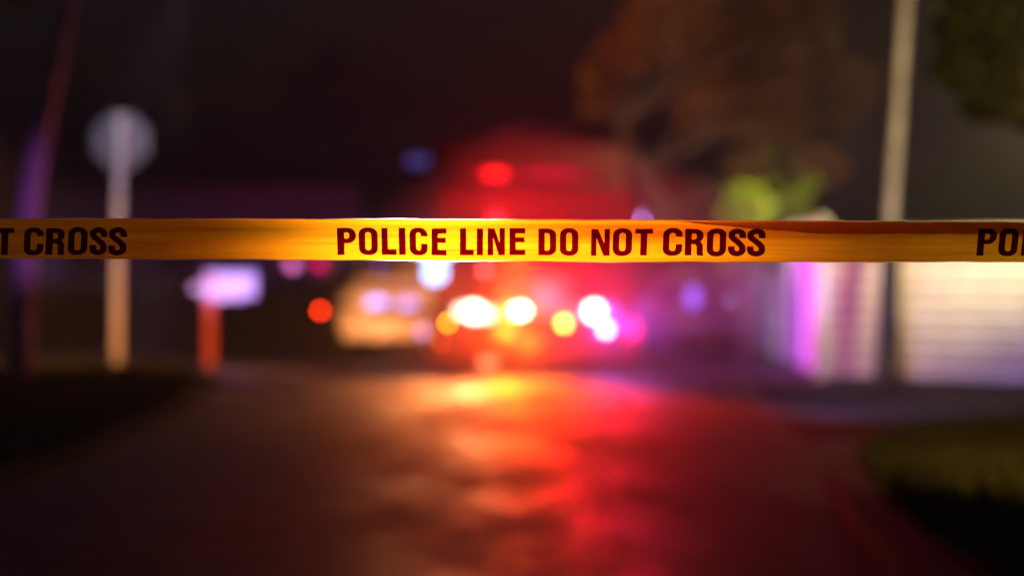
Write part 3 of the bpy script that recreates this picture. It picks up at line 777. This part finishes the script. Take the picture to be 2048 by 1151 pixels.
# ------------------------------------------------------------------ house behind the hedge
hx0,hx1=P(60,0,47).x,P(720,0,47).x
hs=empty("house",((hx0+hx1)/2,47,0),label="dim single storey house behind the hedge on the left",cat="house")
hw=(hx1-hx0)/2
bm=bmesh.new(); z=0
while z<2.8:
    box(bm,-hw,hw,0+(.0 if int(z/.2)%2 else .006),.2,z,z+.198); z+=.2
box(bm,-hw,hw,.21,6,0,2.8); link("wall",bm,HWALL,hs)
bm=bmesh.new()
a=[(-hw-.4,-.5,2.81),(hw+.4,-.5,2.81),(hw+.4,6.5,2.81),(-hw-.4,6.5,2.81)]; rdg=[(-hw+1.5,3,4.3),(hw-1.5,3,4.3)]
va=[bm.verts.new(p) for p in a]; vr=[bm.verts.new(p) for p in rdg]
bm.faces.new(va[::-1]); bm.faces.new((va[0],va[1],vr[1],vr[0])); bm.faces.new((va[1],va[2],vr[1])); bm.faces.new((va[2],va[3],vr[0],vr[1])); bm.faces.new((va[3],va[0],vr[0]))
rf=link("roof",bm,ROOF,hs); link("chimney",B(-.9,-.4,2.4,2.9,3.9,4.9,bev=.02),BARK,rf)
for x in (-hw*.65,-hw*.1,hw*.30):
    bm=B(x-.5,x+.5,-.05,-.002,1.0,2.1,bev=.01); wn=link("window",bm,TRIM,hs)
    link("pane",B(x-.43,x+.43,-.06,-.052,1.07,2.03),LPANE,wn)
dx_=hw*.62; dd=link("door",B(dx_-.45,dx_+.45,-.05,-.002,.1,2.1,bev=.01),BARK,hs); link("handle",B(dx_+.33,dx_+.38,-.09,-.052,1.0,1.05,bev=.01),CHROME,dd)
PK=emit("pink_porch_lamp",(.85,.18,.55),2.6); MG=emit("magenta_porch_lamp",(.8,.0,.12),2.2)
for px,py,m,lab in ((585,528,PK,"small round pink garden lamp, left one of the two before the house"),(640,526,MG,"small magenta garden lamp, right one of the two before the house")):
    p=P(px,py,43); g=empty("garden_lamp",(p.x,43,0),label=lab,cat="garden lamp",group="garden lamps before the house")
    link("stem",tube(bmesh.new(),[(0,0,0),(0,0,p.z-.1)],.025,8),DKMETAL,g)
    bm=bmesh.new(); bmesh.ops.create_uvsphere(bm,u_segments=16,v_segments=10,radius=.10); bmesh.ops.translate(bm,vec=(0,0,p.z),verts=bm.verts); link("globe",bm,m,g,smooth=True)

# far blue sign on its own pole
p=P(835,322,44); fs=empty("street_sign",(p.x,44,0),label="small blue plate on a thin far pole above the patrol car",cat="street sign")
link("post",tube(bmesh.new(),[(0,0,0),(0,0,p.z+.15)],.03,8),DKMETAL,fs)
link("sign_plate",B(-.18,.18,-.045,-.033,p.z-.09,p.z+.09,bev=.003),emit("glowing_blue_plate",(.10,.08,.45),.6),fs)  # plate glows by itself in place of blue light falling on it

# far tree line
def treeline():
    bm=bmesh.new(); cs=[]
    x=-40
    while x<40:
        h=random.uniform(3.0,6.5); 
        for k in range(4): cs.append((x+random.uniform(-1,1),random.uniform(76,82),h*(.25+.25*k),random.uniform(1.6,2.6)))
        x+=2.2
    leaves(bm,cs,16000,.45)
    tag(link("treeline",bm,LEAF,recalc=False),"dark far mass of trees closing the street","trees",kind="stuff")
treeline()

# ------------------------------------------------------------------ haze
hm=bpy.data.materials.new("night_haze"); hm.use_nodes=True; t=hm.node_tree; t.nodes.remove(t.nodes["Principled BSDF"])
pv=t.nodes.new("ShaderNodeVolumePrincipled"); pv.inputs["Density"].default_value=.0042; pv.inputs["Color"].default_value=(.92,.92,.95,1); pv.inputs["Anisotropy"].default_value=.1
t.links.new(pv.outputs[0],t.nodes["Material Output"].inputs["Volume"])
tag(link("haze",B(-62,62,-14,115,-1.0,9.5),hm),kind="stuff")

# drifting smoke round the front of the truck, lit by its lamps
def smoke(c, r, seed, dens, label):
    bm=bmesh.new(); bmesh.ops.create_icosphere(bm,subdivisions=4,radius=1)
    from mathutils import noise
    for v in bm.verts:
        k=1+.22*noise.noise(v.co*1.6+Vector((seed,0,0)))
        v.co=Vector((c[0]+v.co.x*r[0]*k,c[1]+v.co.y*r[1]*k,max(0.02,c[2]+v.co.z*r[2]*k)))
    m=bpy.data.materials.new("lit_smoke"); m.use_nodes=True; t=m.node_tree; t.nodes.remove(t.nodes["Principled BSDF"])
    pv=t.nodes.new("ShaderNodeVolumePrincipled"); pv.inputs["Density"].default_value=dens; pv.inputs["Color"].default_value=(.95,.95,.95,1); pv.inputs["Anisotropy"].default_value=0
    t.links.new(pv.outputs[0],t.nodes["Material Output"].inputs["Volume"])
    o=link("smoke",bm,m,smooth=True); tag(o,label,"smoke",kind="stuff"); return o
smoke((0.60,25.6,1.05),(2.3,1.5,1.5),1.3,.055,"thin red lit smoke round the front of the truck")
smoke((1.9,25.3,0.65),(1.9,1.0,0.85),4.1,.06,"low violet lit smoke right of the truck")
